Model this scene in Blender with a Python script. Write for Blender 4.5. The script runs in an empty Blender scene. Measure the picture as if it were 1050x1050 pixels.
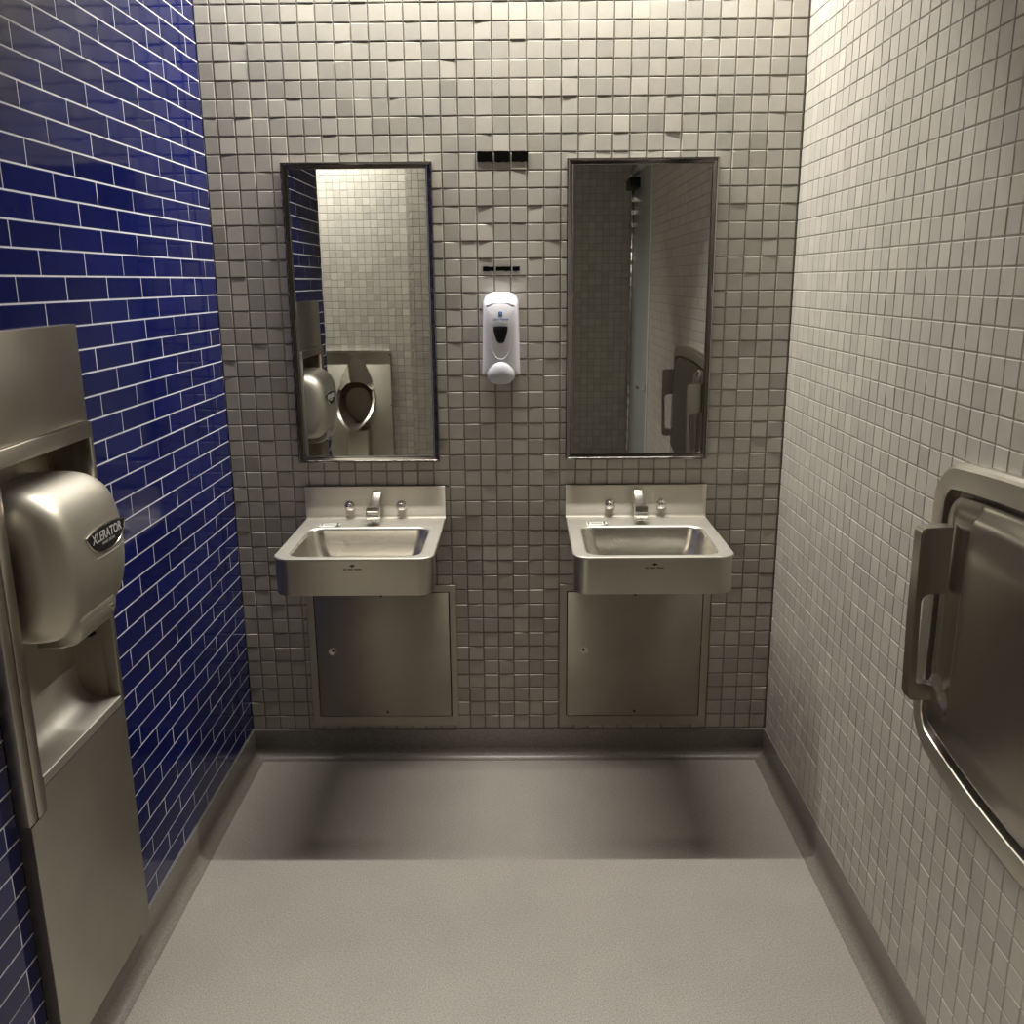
import bpy, bmesh, math, random
from mathutils import Vector, Matrix
random.seed(7)
SC = bpy.context.scene
COL = SC.collection
R = math.radians
PT = 0.0508                    # tile pitch
W = 35 * PT                    # room width at the sinks
Z0 = 2.38771                   # height of one horizontal joint line
ZC = 2.86                      # ceiling height

# ------------------------------------------------------------------ materials
def new_mat(name):
    m = bpy.data.materials.new(name); m.use_nodes = True
    nt = m.node_tree
    return m, nt, nt.nodes['Principled BSDF']

def simple(name, col, rough=.5, metal=0., spec=.5, coat=0., emit=None, estr=0.):
    m, nt, b = new_mat(name)
    b.inputs['Base Color'].default_value = (*col, 1)
    b.inputs['Roughness'].default_value = rough
    b.inputs['Metallic'].default_value = metal
    b.inputs['Specular IOR Level'].default_value = spec
    b.inputs['Coat Weight'].default_value = coat
    if emit:
        b.inputs['Emission Color'].default_value = (*emit, 1)
        b.inputs['Emission Strength'].default_value = estr
    return m

def tile_mat(name, col, vary, rough, spec, coat=0., wave=0., hue=(1., 1., 1.)):
    """tile glaze: per-tile tint comes from the 'tint' attribute (the tile's own colour)"""
    m, nt, b = new_mat(name); N = nt.nodes; L = nt.links
    at = N.new('ShaderNodeAttribute'); at.attribute_name = 'tint'
    ramp = N.new('ShaderNodeValToRGB')
    lo = [c * (1 - vary) for c in col]; hi = [c * (1 + vary) for c in col]
    ramp.color_ramp.elements[0].color = (*lo, 1)
    ramp.color_ramp.elements[1].color = (hi[0] * hue[0], hi[1] * hue[1], hi[2] * hue[2], 1)
    L.new(at.outputs['Fac'], ramp.inputs['Fac'])
    tc = N.new('ShaderNodeTexCoord')
    no = N.new('ShaderNodeTexNoise'); no.inputs['Scale'].default_value = 22; no.inputs['Detail'].default_value = 4
    L.new(tc.outputs['Object'], no.inputs['Vector'])
    mr = N.new('ShaderNodeMapRange'); mr.inputs['To Min'].default_value = .86; mr.inputs['To Max'].default_value = 1.1
    L.new(no.outputs['Fac'], mr.inputs['Value'])
    mx = N.new('ShaderNodeMix'); mx.data_type = 'RGBA'; mx.blend_type = 'MULTIPLY'; mx.inputs['Factor'].default_value = 1
    L.new(ramp.outputs['Color'], mx.inputs['A']); L.new(mr.outputs['Result'], mx.inputs['B'])
    L.new(mx.outputs['Result'], b.inputs['Base Color'])
    b.inputs['Roughness'].default_value = rough
    b.inputs['Specular IOR Level'].default_value = spec
    b.inputs['Coat Weight'].default_value = coat
    b.inputs['Coat Roughness'].default_value = .03
    if wave:
        n2 = N.new('ShaderNodeTexNoise'); n2.inputs['Scale'].default_value = 14; n2.inputs['Detail'].default_value = 1
        L.new(tc.outputs['Object'], n2.inputs['Vector'])
        bp = N.new('ShaderNodeBump'); bp.inputs['Strength'].default_value = wave; bp.inputs['Distance'].default_value = .01
        L.new(n2.outputs['Fac'], bp.inputs['Height']); L.new(bp.outputs['Normal'], b.inputs['Normal'])
        L.new(bp.outputs['Normal'], b.inputs['Coat Normal'])
    return m

def steel(name, col, rough, streak=(4, 4, 220), vary=.04, aniso=0., bump=0.):
    """brushed stainless steel, grain stretched along the small-scale axes"""
    m, nt, b = new_mat(name); N = nt.nodes; L = nt.links
    tc = N.new('ShaderNodeTexCoord')
    mp = N.new('ShaderNodeMapping'); mp.inputs['Scale'].default_value = streak
    L.new(tc.outputs['Object'], mp.inputs['Vector'])
    no = N.new('ShaderNodeTexNoise'); no.inputs['Scale'].default_value = 1; no.inputs['Detail'].default_value = 3
    L.new(mp.outputs['Vector'], no.inputs['Vector'])
    mr = N.new('ShaderNodeMapRange'); mr.inputs['To Min'].default_value = rough - vary; mr.inputs['To Max'].default_value = rough + vary
    L.new(no.outputs['Fac'], mr.inputs['Value']); L.new(mr.outputs['Result'], b.inputs['Roughness'])
    big = N.new('ShaderNodeTexNoise'); big.inputs['Scale'].default_value = 5; big.inputs['Detail'].default_value = 3
    L.new(tc.outputs['Object'], big.inputs['Vector'])
    ramp = N.new('ShaderNodeValToRGB')
    ramp.color_ramp.elements[0].position = .3; ramp.color_ramp.elements[1].position = .75
    ramp.color_ramp.elements[0].color = (*[c * .9 for c in col], 1)
    ramp.color_ramp.elements[1].color = (*[min(1, c * 1.06) for c in col], 1)
    L.new(big.outputs['Fac'], ramp.inputs['Fac']); L.new(ramp.outputs['Color'], b.inputs['Base Color'])
    b.inputs['Metallic'].default_value = 1
    if aniso:                       # horizontal brushing stretches highlights vertically
        b.inputs['Anisotropic'].default_value = aniso
        cv = N.new('ShaderNodeCombineXYZ'); cv.inputs['Z'].default_value = 1
        L.new(cv.outputs['Vector'], b.inputs['Tangent'])
    if bump:
        bp = N.new('ShaderNodeBump'); bp.inputs['Strength'].default_value = bump; bp.inputs['Distance'].default_value = .002
        L.new(no.outputs['Fac'], bp.inputs['Height']); L.new(bp.outputs['Normal'], b.inputs['Normal'])
    return m

def floor_mat(name, col, rough):
    m, nt, b = new_mat(name); N = nt.nodes; L = nt.links
    tc = N.new('ShaderNodeTexCoord')
    n1 = N.new('ShaderNodeTexNoise'); n1.inputs['Scale'].default_value = 260; n1.inputs['Detail'].default_value = 2
    n2 = N.new('ShaderNodeTexNoise'); n2.inputs['Scale'].default_value = 5; n2.inputs['Detail'].default_value = 5
    for n in (n1, n2): L.new(tc.outputs['Object'], n.inputs['Vector'])
    r1 = N.new('ShaderNodeValToRGB')
    r1.color_ramp.elements[0].position = .32; r1.color_ramp.elements[1].position = .7
    r1.color_ramp.elements[0].color = (*[c * .72 for c in col], 1)
    r1.color_ramp.elements[1].color = (*[c * 1.25 for c in col], 1)
    L.new(n1.outputs['Fac'], r1.inputs['Fac'])
    mr = N.new('ShaderNodeMapRange'); mr.inputs['To Min'].default_value = .88; mr.inputs['To Max'].default_value = 1.1
    L.new(n2.outputs['Fac'], mr.inputs['Value'])
    mx = N.new('ShaderNodeMix'); mx.data_type = 'RGBA'; mx.blend_type = 'MULTIPLY'; mx.inputs['Factor'].default_value = 1
    L.new(r1.outputs['Color'], mx.inputs['A']); L.new(mr.outputs['Result'], mx.inputs['B'])
    L.new(mx.outputs['Result'], b.inputs['Base Color'])
    b.inputs['Roughness'].default_value = rough
    bp = N.new('ShaderNodeBump'); bp.inputs['Strength'].default_value = .25; bp.inputs['Distance'].default_value = .002
    L.new(n1.outputs['Fac'], bp.inputs['Height']); L.new(bp.outputs['Normal'], b.inputs['Normal'])
    return m

M = {}
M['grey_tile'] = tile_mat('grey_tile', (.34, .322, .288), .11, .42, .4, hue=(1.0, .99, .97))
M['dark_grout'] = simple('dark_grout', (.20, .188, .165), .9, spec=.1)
M['lit_tile'] = tile_mat('lit_grey_tile', (.385, .366, .33), .09, .42, .4, hue=(1.0, .99, .97))  # same grey tile lightened; the right wall's brighter light put into the colour
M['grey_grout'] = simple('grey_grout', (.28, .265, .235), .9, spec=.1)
M['blue_tile'] = tile_mat('blue_tile', (.0032, .0065, .072), .18, .08, .36, coat=0., wave=.05)
M['blue_grout'] = simple('blue_grout', (.62, .62, .66), .85, spec=.15)
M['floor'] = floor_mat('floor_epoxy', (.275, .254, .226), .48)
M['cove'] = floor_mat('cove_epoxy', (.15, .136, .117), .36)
M['ceiling'] = simple('ceiling_paint', (.45, .43, .39), .9, spec=.1)
SC_ = (.45, .42, .365)
M['steel_h'] = steel('brushed_steel', SC_, .33, (3, 3, 260), aniso=.35)
M['steel_apron'] = steel('apron_steel', (.48, .45, .39), .40, (3, 3, 260), aniso=.85)
M['steel_panel'] = steel('dull_brushed_steel', (.40, .37, .315), .46, (3, 3, 260), aniso=.9)
M['steel_v'] = steel('brushed_steel_sheet', SC_,   .33, (3, 3, 260), aniso=.7)
M['steel_splash'] = steel('brushed_steel_splash', (.68, .64, .57), .48, (3, 3, 260), aniso=.9)
M['steel_deck'] = steel('matt_steel', (.50, .475, .43), .54, (30, 30, 30), .03)
M['steel_dryer'] = steel('dryer_steel', (.52, .49, .43), .46, (3, 3, 260), .02)
M['steel_bowl'] = steel('satin_steel', (.66, .63, .57), .26, (40, 40, 40), .04)
M['steel_dark'] = steel('worn_steel', (.50, .47, .42), .30, (3, 3, 220), aniso=.5)
M['steel_polish'] = steel('polished_steel', (.62, .60, .56), .13, (60, 60, 60), .03)
M['steel_frame'] = steel('dark_reflection_steel', (.30, .29, .275), .09, (60, 60, 60), .02)  # polished steel darkened; the dark room it reflects is put into the colour
M['steel_inner'] = steel('interior_steel', (.26, .225, .19), .35, (30, 30, 6))  # darker, browner steel for the inside of the urinal bowl
M['chrome'] = simple('chrome', (.78, .77, .75), .06, 1)
M['mirror'] = simple('mirror_glass', (.80, .82, .80), .0, 1)
M['white_plastic'] = simple('white_plastic', (.60, .60, .655), .30, coat=.2)
M['grey_plastic'] = simple('pale_grey_plastic', (.42, .42, .465), .3, coat=.2)
M['smoke_plastic'] = simple('smoked_plastic', (.006, .008, .014), .12, coat=.5)
M['blue_print'] = simple('blue_print', (.01, .10, .36), .45)
M['white_print'] = simple('white_print', (.8, .8, .8), .5)
M['silver_print'] = simple('silver_print', (.55, .55, .53), .4, .3)
M['black'] = simple('black_residue', (.004, .004, .004), .9, spec=.0)
M['black_gloss'] = simple('black_enamel', (.006, .006, .006), .45, spec=.2)
M['dark_gap'] = simple('dark_gap', (.012, .011, .010), .8, spec=.1)
M['ink'] = simple('dark_ink', (.03, .027, .022), .6)
M['sticker'] = simple('clear_sticker', (.62, .62, .58), .22)
M['door_paint'] = simple('grey_door_paint', (.27, .285, .28), .35)
M['frame_paint'] = simple('pale_frame_paint', (.52, .52, .50), .4)
M['lamp_body'] = simple('lamp_body', (.7, .7, .68), .5)

# ------------------------------------------------------------------ helpers
def finish(me, angle=38):
    me.shade_smooth(); me.set_sharp_from_angle(angle=R(angle))

def obj(name, bm, mat, parent=None, angle=38, fix=True):
    me = bpy.data.meshes.new(name)
    if fix: bmesh.ops.recalc_face_normals(bm, faces=bm.faces)
    bm.to_mesh(me); bm.free()
    finish(me, angle)
    for m in (mat if isinstance(mat, (list, tuple)) else [mat]): me.materials.append(m)
    o = bpy.data.objects.new(name, me); COL.objects.link(o)
    if parent: o.parent = parent
    return o

def struct(o): o['kind'] = 'structure'; return o

def tag(o, label, cat, group=None):
    o['label'] = label; o['category'] = cat
    if group: o['group'] = group
    return o

def thing(name, label, cat, loc, group=None):
    o = bpy.data.objects.new(name, None); COL.objects.link(o)
    o.location = loc; o.empty_display_size = .05
    return tag(o, label, cat, group)

def dup(root, loc, label, group=None):
    def cp(o, parent):
        c = o.copy(); COL.objects.link(c)
        if parent: c.parent = parent
        for ch in list(o.children): cp(ch, c)
        return c
    r = cp(root, None); r.location = loc; r['label'] = label
    if group: r['group'] = group
    return r

def box(bm, lo, hi, bev=0., seg=2, mi=0):
    x0, y0, z0 = lo; x1, y1, z1 = hi
    vs = [bm.verts.new(c) for c in ((x0,y0,z0),(x1,y0,z0),(x1,y1,z0),(x0,y1,z0),(x0,y0,z1),(x1,y0,z1),(x1,y1,z1),(x0,y1,z1))]
    fs = [bm.faces.new([vs[i] for i in q]) for q in ((0,3,2,1),(4,5,6,7),(0,1,5,4),(1,2,6,5),(2,3,7,6),(3,0,4,7))]
    for f in fs: f.material_index = mi
    if bev:
        es = list({e for f in fs for e in f.edges})
        bmesh.ops.bevel(bm, geom=es, offset=bev, segments=seg, profile=.5, affect='EDGES', clamp_overlap=True)
    return bm

def bx(lo, hi, bev=0., seg=2):
    return box(bmesh.new(), lo, hi, bev, seg)

def loft(bm, loops, close=True, cap0=False, cap1=False, mi=0):
    """bridge equal-length loops of 3D points"""
    rows = [[bm.verts.new(p) for p in lp] for lp in loops]
    n = len(rows[0]); fs = []
    for a, b in zip(rows[:-1], rows[1:]):
        for i in range(n if close else n - 1):
            j = (i + 1) % n
            fs.append(bm.faces.new((a[i], a[j], b[j], b[i])))
    if cap0: fs.append(bm.faces.new(rows[0][::-1]))
    if cap1: fs.append(bm.faces.new(rows[-1]))
    for f in fs: f.material_index = mi
    return rows

def rrect(x0, x1, y0, y1, r, k=6):
    """rounded rectangle, r = one radius or four (x0y0, x1y0, x1y1, x0y1)"""
    rs = r if isinstance(r, (tuple, list)) else (r,) * 4
    out = []
    for (cx, cy, sx, sy, a0), q in zip(((x0,y0,1,1,180),(x1,y0,-1,1,270),(x1,y1,-1,-1,0),(x0,y1,1,-1,90)), rs):
        for i in range(k + 1):
            a = R(a0 + 90 * i / k)
            out.append((cx + sx*q + q*math.cos(a), cy + sy*q + q*math.sin(a)))
    return out

def tube(bm, pts, rad, seg=10, caps=True):
    loops = []
    P = [Vector(p) for p in pts]
    up = Vector((0.13, 0.31, 1)).normalized()
    for i, p in enumerate(P):
        t = (P[min(i+1, len(P)-1)] - P[max(i-1, 0)]).normalized()
        u = t.cross(up).normalized() if abs(t.dot(up)) < .97 else t.cross(Vector((1,0,0))).normalized()
        v = t.cross(u)
        r = rad[i] if isinstance(rad, (list, tuple)) else rad
        loops.append([p + (u*math.cos(2*math.pi*k/seg) + v*math.sin(2*math.pi*k/seg))*r for k in range(seg)])
    loft(bm, loops, True, caps, caps)
    return bm

def lathe(bm, prof, origin, axis, seg=20, cap=True):
    """prof: (distance along axis, radius)"""
    a = Vector(axis).normalized(); o = Vector(origin)
    u = a.orthogonal().normalized(); v = a.cross(u)
    loops = [[o + a*d + (u*math.cos(2*math.pi*k/seg) + v*math.sin(2*math.pi*k/seg))*max(r, 1e-5) for k in range(seg)] for d, r in prof]
    loft(bm, loops, True, cap, cap)
    return bm

def text_bm(s, size, mapf, extrude=.0004, spacing=1., shear=0., offset=0.):
    """lettering as a mesh: text lies in (u, v), mapf(u, v, n) -> 3D point; centred on u"""
    cu = bpy.data.curves.new('lettering', 'FONT')
    cu.body = s; cu.size = size; cu.align_x = 'CENTER'; cu.align_y = 'CENTER'
    cu.extrude = extrude; cu.space_character = spacing; cu.shear = shear; cu.resolution_u = 3; cu.offset = offset
    to = bpy.data.objects.new('lettering', cu); COL.objects.link(to)
    dg = bpy.context.evaluated_depsgraph_get()
    me = bpy.data.meshes.new_from_object(to.evaluated_get(dg))
    bm = bmesh.new(); bm.from_mesh(me)
    bpy.data.objects.remove(to); bpy.data.curves.remove(cu); bpy.data.meshes.remove(me)
    for v in bm.verts: v.co = mapf(v.co.x, v.co.y, v.co.z)
    return bm

# ------------------------------------------------------------------ tiled walls
def subtract(rect, hole):
    u0, u1, v0, v1 = rect; a0, a1, b0, b1 = hole
    if u1 <= a0 or u0 >= a1 or v1 <= b0 or v0 >= b1: return [rect]
    out = []
    if u0 < a0: out.append((u0, a0, v0, v1))
    if u1 > a1: out.append((a1, u1, v0, v1))
    m0, m1 = max(u0, a0), min(u1, a1)
    if v0 < b0: out.append((m0, m1, v0, b0))
    if v1 > b1: out.append((m0, m1, b1, v1))
    return out

def tiled(name, O, U, V, N, u0, u1, v0, v1, du, uoff, mats, hole=None, joint=.0026, bev=.0014, tilt=.0005,
          bond=False, depth=.0028, thick=.09, lip=None):
    """wall slab with every tile modelled; U, V, N unit vectors; tile rows hang on the Z0 joint lines"""
    O, U, V, N = Vector(O), Vector(U), Vector(V), Vector(N)
    verts, faces, mis, tint = [], [], [], []
    def quad(ps, mi, t):
        b = len(verts); verts.extend(ps); faces.append(tuple(range(b, b + len(ps)))); mis.append(mi); tint.append(t)
    P = lambda u, v, n=0: O + U*u + V*v + N*n
    holes = [hole] if hole else []
    rects = [(u0, u1, v0, v1)]
    for h in holes: rects = [q for r in rects for q in subtract(r, h)]
    for a0, a1, b0, b1 in rects:
        quad([P(a0,b0,-depth), P(a1,b0,-depth), P(a1,b1,-depth), P(a0,b1,-depth)], 1, .5)
        if thick:
            quad([P(a0,b0,-thick), P(a0,b1,-thick), P(a1,b1,-thick), P(a1,b0,-thick)], 1, .5)
    if thick:
        c = [(u0,v0),(u1,v0),(u1,v1),(u0,v1)]
        for (a,b),(c2,d) in zip(c, c[1:]+c[:1]):
            quad([P(a,b,-thick), P(c2,d,-thick), P(c2,d,-depth), P(a,b,-depth)], 1, .5)
    i = math.floor((Z0 - v1) / PT)
    while Z0 - i*PT > v0 + .004:
        zt, zb = Z0 - i*PT, Z0 - (i+1)*PT
        off = uoff + (du/2 if (bond and i % 2) else 0)
        k = math.floor((u0 - off)/du)
        while off + k*du < u1:
            ra, rb = max(off + k*du, u0) + joint/2, min(off + (k+1)*du, u1) - joint/2
            sa, sb = max(zb, v0) + joint/2, min(zt, v1) - joint/2
            k += 1
            if rb - ra < .004 or sb - sa < .004: continue
            pieces = [(ra, rb, sa, sb)]
            for h in holes: pieces = [q for r in pieces for q in subtract(r, h)]
            t = random.random()
            ju, jv, jn = random.gauss(0, tilt), random.gauss(0, tilt), max(-.0013, min(.0013, random.gauss(0, lip or tilt*.6)))
            jr = random.gauss(0, tilt*1.3)
            for a0, a1, b0, b1 in pieces:
                if a1 - a0 < .003 or b1 - b0 < .003: continue
                b = len(verts)
                g = bev
                for uu, vv in ((a0,b0),(a1,b0),(a1,b1),(a0,b1)): verts.append(P(uu, vv, -depth))
                for su, sv, uu, vv in ((-1,-1,a0+g,b0+g),(1,-1,a1-g,b0+g),(1,1,a1-g,b1-g),(-1,1,a0+g,b1-g)):
                    verts.append(P(uu - sv*jr*.5, vv + su*jr*.5, max(jn + su*ju + sv*jv, -depth*.65)))
                # a second ring rounds the edge
                for q in ((4,5,6,7),(0,1,5,4),(1,2,6,5),(2,3,7,6),(3,0,4,7)):
                    faces.append(tuple(b + z for z in q)); mis.append(0); tint.append(t)
        i += 1
    me = bpy.data.meshes.new(name)
    me.from_pydata([tuple(v) for v in verts], [], faces)
    for m in mats: me.materials.append(m)
    me.polygons.foreach_set('material_index', mis)
    at = me.attributes.new('tint', 'FLOAT', 'FACE'); at.data.foreach_set('value', tint)
    me.update()
    # outward orientation
    o = bpy.data.objects.new(name, me); COL.objects.link(o)
    return struct(o)

GREY = [M['grey_tile'], M['grey_grout']]; BLUE = [M['blue_tile'], M['blue_grout']]
YE = -4.35          # far end of the entry behind the camera
YL = -1.61          # the blue wall stops here and the alcove opens
YU = -3.9           # wall with the urinal
YP = -3.83          # front of the stub partition
XA = -1.3           # left side of the alcove
ZT = .10            # top of the cove base
NICHE = (-1.357, -1.001, .69, 1.297)       # y0, y1, z0, z1 of the recess for the hand dryer
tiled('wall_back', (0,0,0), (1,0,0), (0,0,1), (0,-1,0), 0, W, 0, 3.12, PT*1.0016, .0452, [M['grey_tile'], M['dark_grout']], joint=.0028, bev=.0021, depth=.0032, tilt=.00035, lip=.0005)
tiled('wall_left', (0,0,0), (0,1,0), (0,0,1), (1,0,0), YL, 0, 0, ZC, .195, -.0887, BLUE, hole=NICHE, joint=.0036, tilt=.00016, bond=True, depth=.0007, bev=.0006)
tiled('wall_right', (W,0,0), (0,-1,0), (0,0,1), (-1,0,0), 0, 3.20, 0, 3.12, PT, .0305, [M['lit_tile'], M['grey_grout']], tilt=.0002, joint=.0024, depth=.0016, bev=.0016)
tiled('wall_rear', (0,YE,0), (-1,0,0), (0,0,1), (0,1,0), -W, -.10, 0, 3.12, PT, .01, GREY, tilt=.00018, depth=.002)
tiled('wall_urinal', (0,YU,0), (-1,0,0), (0,0,1), (0,1,0), -.15, -XA, 0, 3.12, PT, .01, GREY, tilt=.00018, depth=.002)
tiled('wall_alcove_side', (XA,0,0), (0,1,0), (0,0,1), (1,0,0), YU, YL, 0, 3.12, PT, .01, GREY, tilt=.00018, depth=.002)
tiled('wall_alcove_front', (0,YL,0), (1,0,0), (0,0,1), (0,-1,0), XA, 0, 0, ZC, PT, .01, GREY, thick=.02)
# stub partition between the alcove and the entry, seen in the left mirror
tiled('wall_pier_side', (.15,0,0), (0,1,0), (0,0,1), (-1,0,0), YU, YP, 0, 3.12, PT, .01, GREY, thick=.02, tilt=.00018, depth=.002)
tiled('wall_pier', (0,YP,0), (-1,0,0), (0,0,1), (0,1,0), -.30, -.15, 0, 3.12, PT, .01, GREY, thick=.02, tilt=.00018, depth=.002)
tiled('wall_entry_side', (.30,0,0), (0,-1,0), (0,0,1), (1,0,0), -YP, -YE, 0, 3.12, PT, .01, GREY, thick=.02, tilt=.00018, depth=.002)
# right wall above and beside the door
DY0, DY1, DZ = -4.28, -3.24, 2.36
bm = bmesh.new(); box(bm, (W, DY0-.07, DZ+.03), (W+.09, -3.2, 3.12)); box(bm, (W, YE-.02, 0), (W+.09, DY0-.03, DZ+.03))
struct(obj('wall_right_over_door', bm, M['grey_grout']))

# ------------------------------------------------------------------ floor, cove base, ceiling
struct(obj('floor', bx((XA-.1, YE-.1, -.05), (W+.1, .1, 0)), M['floor']))
def cove(name, a, b, n, ta=0, tb=0):
    """coved base from a to b (xy), n = direction into the room"""
    prof = [(.0005, ZT), (.004, ZT), (.0055, ZT-.003), (.006, .034)]
    rr = .026
    for i in range(7):
        t = R(90*i/6)
        prof.append((.006 + rr*(1-math.cos(t)), .002 + rr*(1-math.sin(t)) + .004*(1-i/6)))
    prof += [(.040, .0008), (.040, -.004), (.0005, -.004)]
    a, b, n = Vector((*a,0)), Vector((*b,0)), Vector((*n,0))
    d = (b-a).normalized()
    bm = bmesh.new()
    loft(bm, [[a + d*ta*o + n*o + Vector((0,0,z)) for o, z in prof], [b - d*tb*o + n*o + Vector((0,0,z)) for o, z in prof]], True, True, True)
    return struct(obj(name, bm, M['cove'], angle=50))
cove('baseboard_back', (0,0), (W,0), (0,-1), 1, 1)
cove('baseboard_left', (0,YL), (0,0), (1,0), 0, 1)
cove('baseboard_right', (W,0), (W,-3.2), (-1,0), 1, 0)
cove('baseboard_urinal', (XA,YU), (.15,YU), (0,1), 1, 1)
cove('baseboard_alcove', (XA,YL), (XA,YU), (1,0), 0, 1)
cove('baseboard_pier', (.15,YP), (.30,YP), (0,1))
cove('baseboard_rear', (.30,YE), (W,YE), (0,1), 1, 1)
# ceiling with a lamp slot along the sink wall and another along the urinal wall
SL = .213
bm = bmesh.new()
box(bm, (XA-.1, YE-.1, ZC), (W+.1, YU, ZC+.3))
box(bm, (.36, YU, ZC), (W+.1, YU+.36, ZC+.3))
box(bm, (XA-.1, YU+.36, ZC), (W+.1, -SL, ZC+.3))
box(bm, (XA-.1, -SL, ZC+.23), (W+.1, .1, ZC+.3))
box(bm, (XA-.1, YU, ZC+.23), (.36, YU+.36, ZC+.3))
box(bm, (XA-.1, -SL, ZC), (-.0, .1, ZC+.23))
struct(obj('ceiling', bm, M['ceiling']))

def lamp(loc, x0, x1, label, watts, spread):
    t = thing('ceiling_light', label, 'ceiling light', loc, 'strip lamps in the ceiling slots')
    obj('housing', bx((x0, -.03, .012), (x1, .03, .07), .004), M['lamp_body'], t)
    obj('diffuser', bx((x0+.01, -.016, .004), (x1-.01, .016, .0125), .001), M['lamp_body'], t)
    la = bpy.data.lights.new('strip_lamp', 'AREA'); la.shape = 'RECTANGLE'; la.size = x1-x0-.03; la.size_y = .026
    la.energy = watts; la.color = (1.0, .96, .88); la.spread = R(spread)
    lo = bpy.data.objects.new('strip_lamp', la); COL.objects.link(lo); lo.parent = t
    lo.location = ((x0+x1)/2, 0, 0)
    return t
lamp((0, -.13, ZC+.08), .04, W-.04, 'strip lamp in the ceiling slot above the two mirrors', 60, 140)
lamp((0, YU+.24, ZC+.14), XA+.05, -.02, 'strip lamp in the ceiling slot above the urinal', 72, 130)

# ------------------------------------------------------------------ door in the right wall behind the camera
door = struct(obj('door_1', bx((W+.012, DY0+.02, .012), (W+.052, DY1-.02, DZ-.01), .002), M['door_paint']))
bm = bmesh.new()
box(bm, (W-.004, DY1-.02, 0), (W+.07, DY1+.03, DZ+.03), .002); box(bm, (W-.004, DY0-.03, 0), (W+.07, DY0+.02, DZ+.03), .002)
box(bm, (W-.004, DY0-.03, DZ-.01), (W+.07, DY1+.03, DZ+.03), .002)
struct(obj('trim_1', bm, M['frame_paint']))
bm = bmesh.new(); box(bm, (W-.006, DY0+.012, .02), (W+.014, DY0+.030, DZ-.02), .002)
for i in range(24): box(bm, (W-.010, DY0+.030, .1+i*.09), (W+.012, DY0+.034, .13+i*.09))
obj('hinge', bm, M['steel_polish'], door)
bm = bmesh.new()
box(bm, (W+.006, DY1-.085, .82), (W+.014, DY1-.045, 1.02), .002)
lathe(bm, [(0,.024), (.008,.024), (.010,.012), (.05,.011), (.052,.0)], (W+.008, DY1-.065, .90), (-1,0,0), 16)
tube(bm, [(W-.040, DY1-.065, .90), (W-.044, DY1-.10, .90), (W-.042, DY1-.18, .898)], .010)
obj('door_handle', bm, M['chrome'], door)
bm = bmesh.new(); lathe(bm, [(0,.017), (.010,.016), (.012,0)], (W+.013, DY1-.065, .76), (-1,0,0), 16)
obj('lock', bm, M['chrome'], door)
cl = obj('door_closer', bx((W-.058, DY0+.08, DZ-.12), (W+.014, DY0+.36, DZ-.05), .008), M['black_gloss'], door)
bm = bmesh.new(); box(bm, (W-.070, DY0+.05, DZ-.055), (W-.050, DY0+.40, DZ-.043), .002)
lathe(bm, [(0,.022), (.03,.022), (.032,0)], (W-.03, DY0+.2, DZ-.05), (0,0,1), 14)
obj('arm', bm, M['steel_dark'], cl)

# ------------------------------------------------------------------ wall mirrors
def make_mirror(loc, label):
    t = thing('wall_mirror', label, 'mirror', loc, 'framed mirrors above the sinks')
    w, h = .226, .909
    bm = bmesh.new()
    loops = []
    for ins, d in ((0, .001), (0, .020), (.0015, .0225), (.004, .0235), (.006, .0225), (.0075, .0190), (.015, .0170), (.0175, .0185), (.019, .0175), (.0195, .008)):
        loops.append([(-w+ins, -d, ins), (w-ins, -d, ins), (w-ins, -d, h-ins), (-w+ins, -d, h-ins)])
    loft(bm, loops)
    obj('mirror_frame', bm, M['steel_frame'], t, angle=20)
    obj('mirror_glass', bx((-w+.012, -.011, .012), (w-.012, -.002, h-.012)), M['mirror'], t)
    return t
mir = make_mirror((.452, 0, 1.047), 'framed wall mirror on the left, reflecting the bright tiled wall and urinal')
dup(mir, (1.306, 0, 1.052), 'framed wall mirror on the right, reflecting the dim entry and door')

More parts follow.
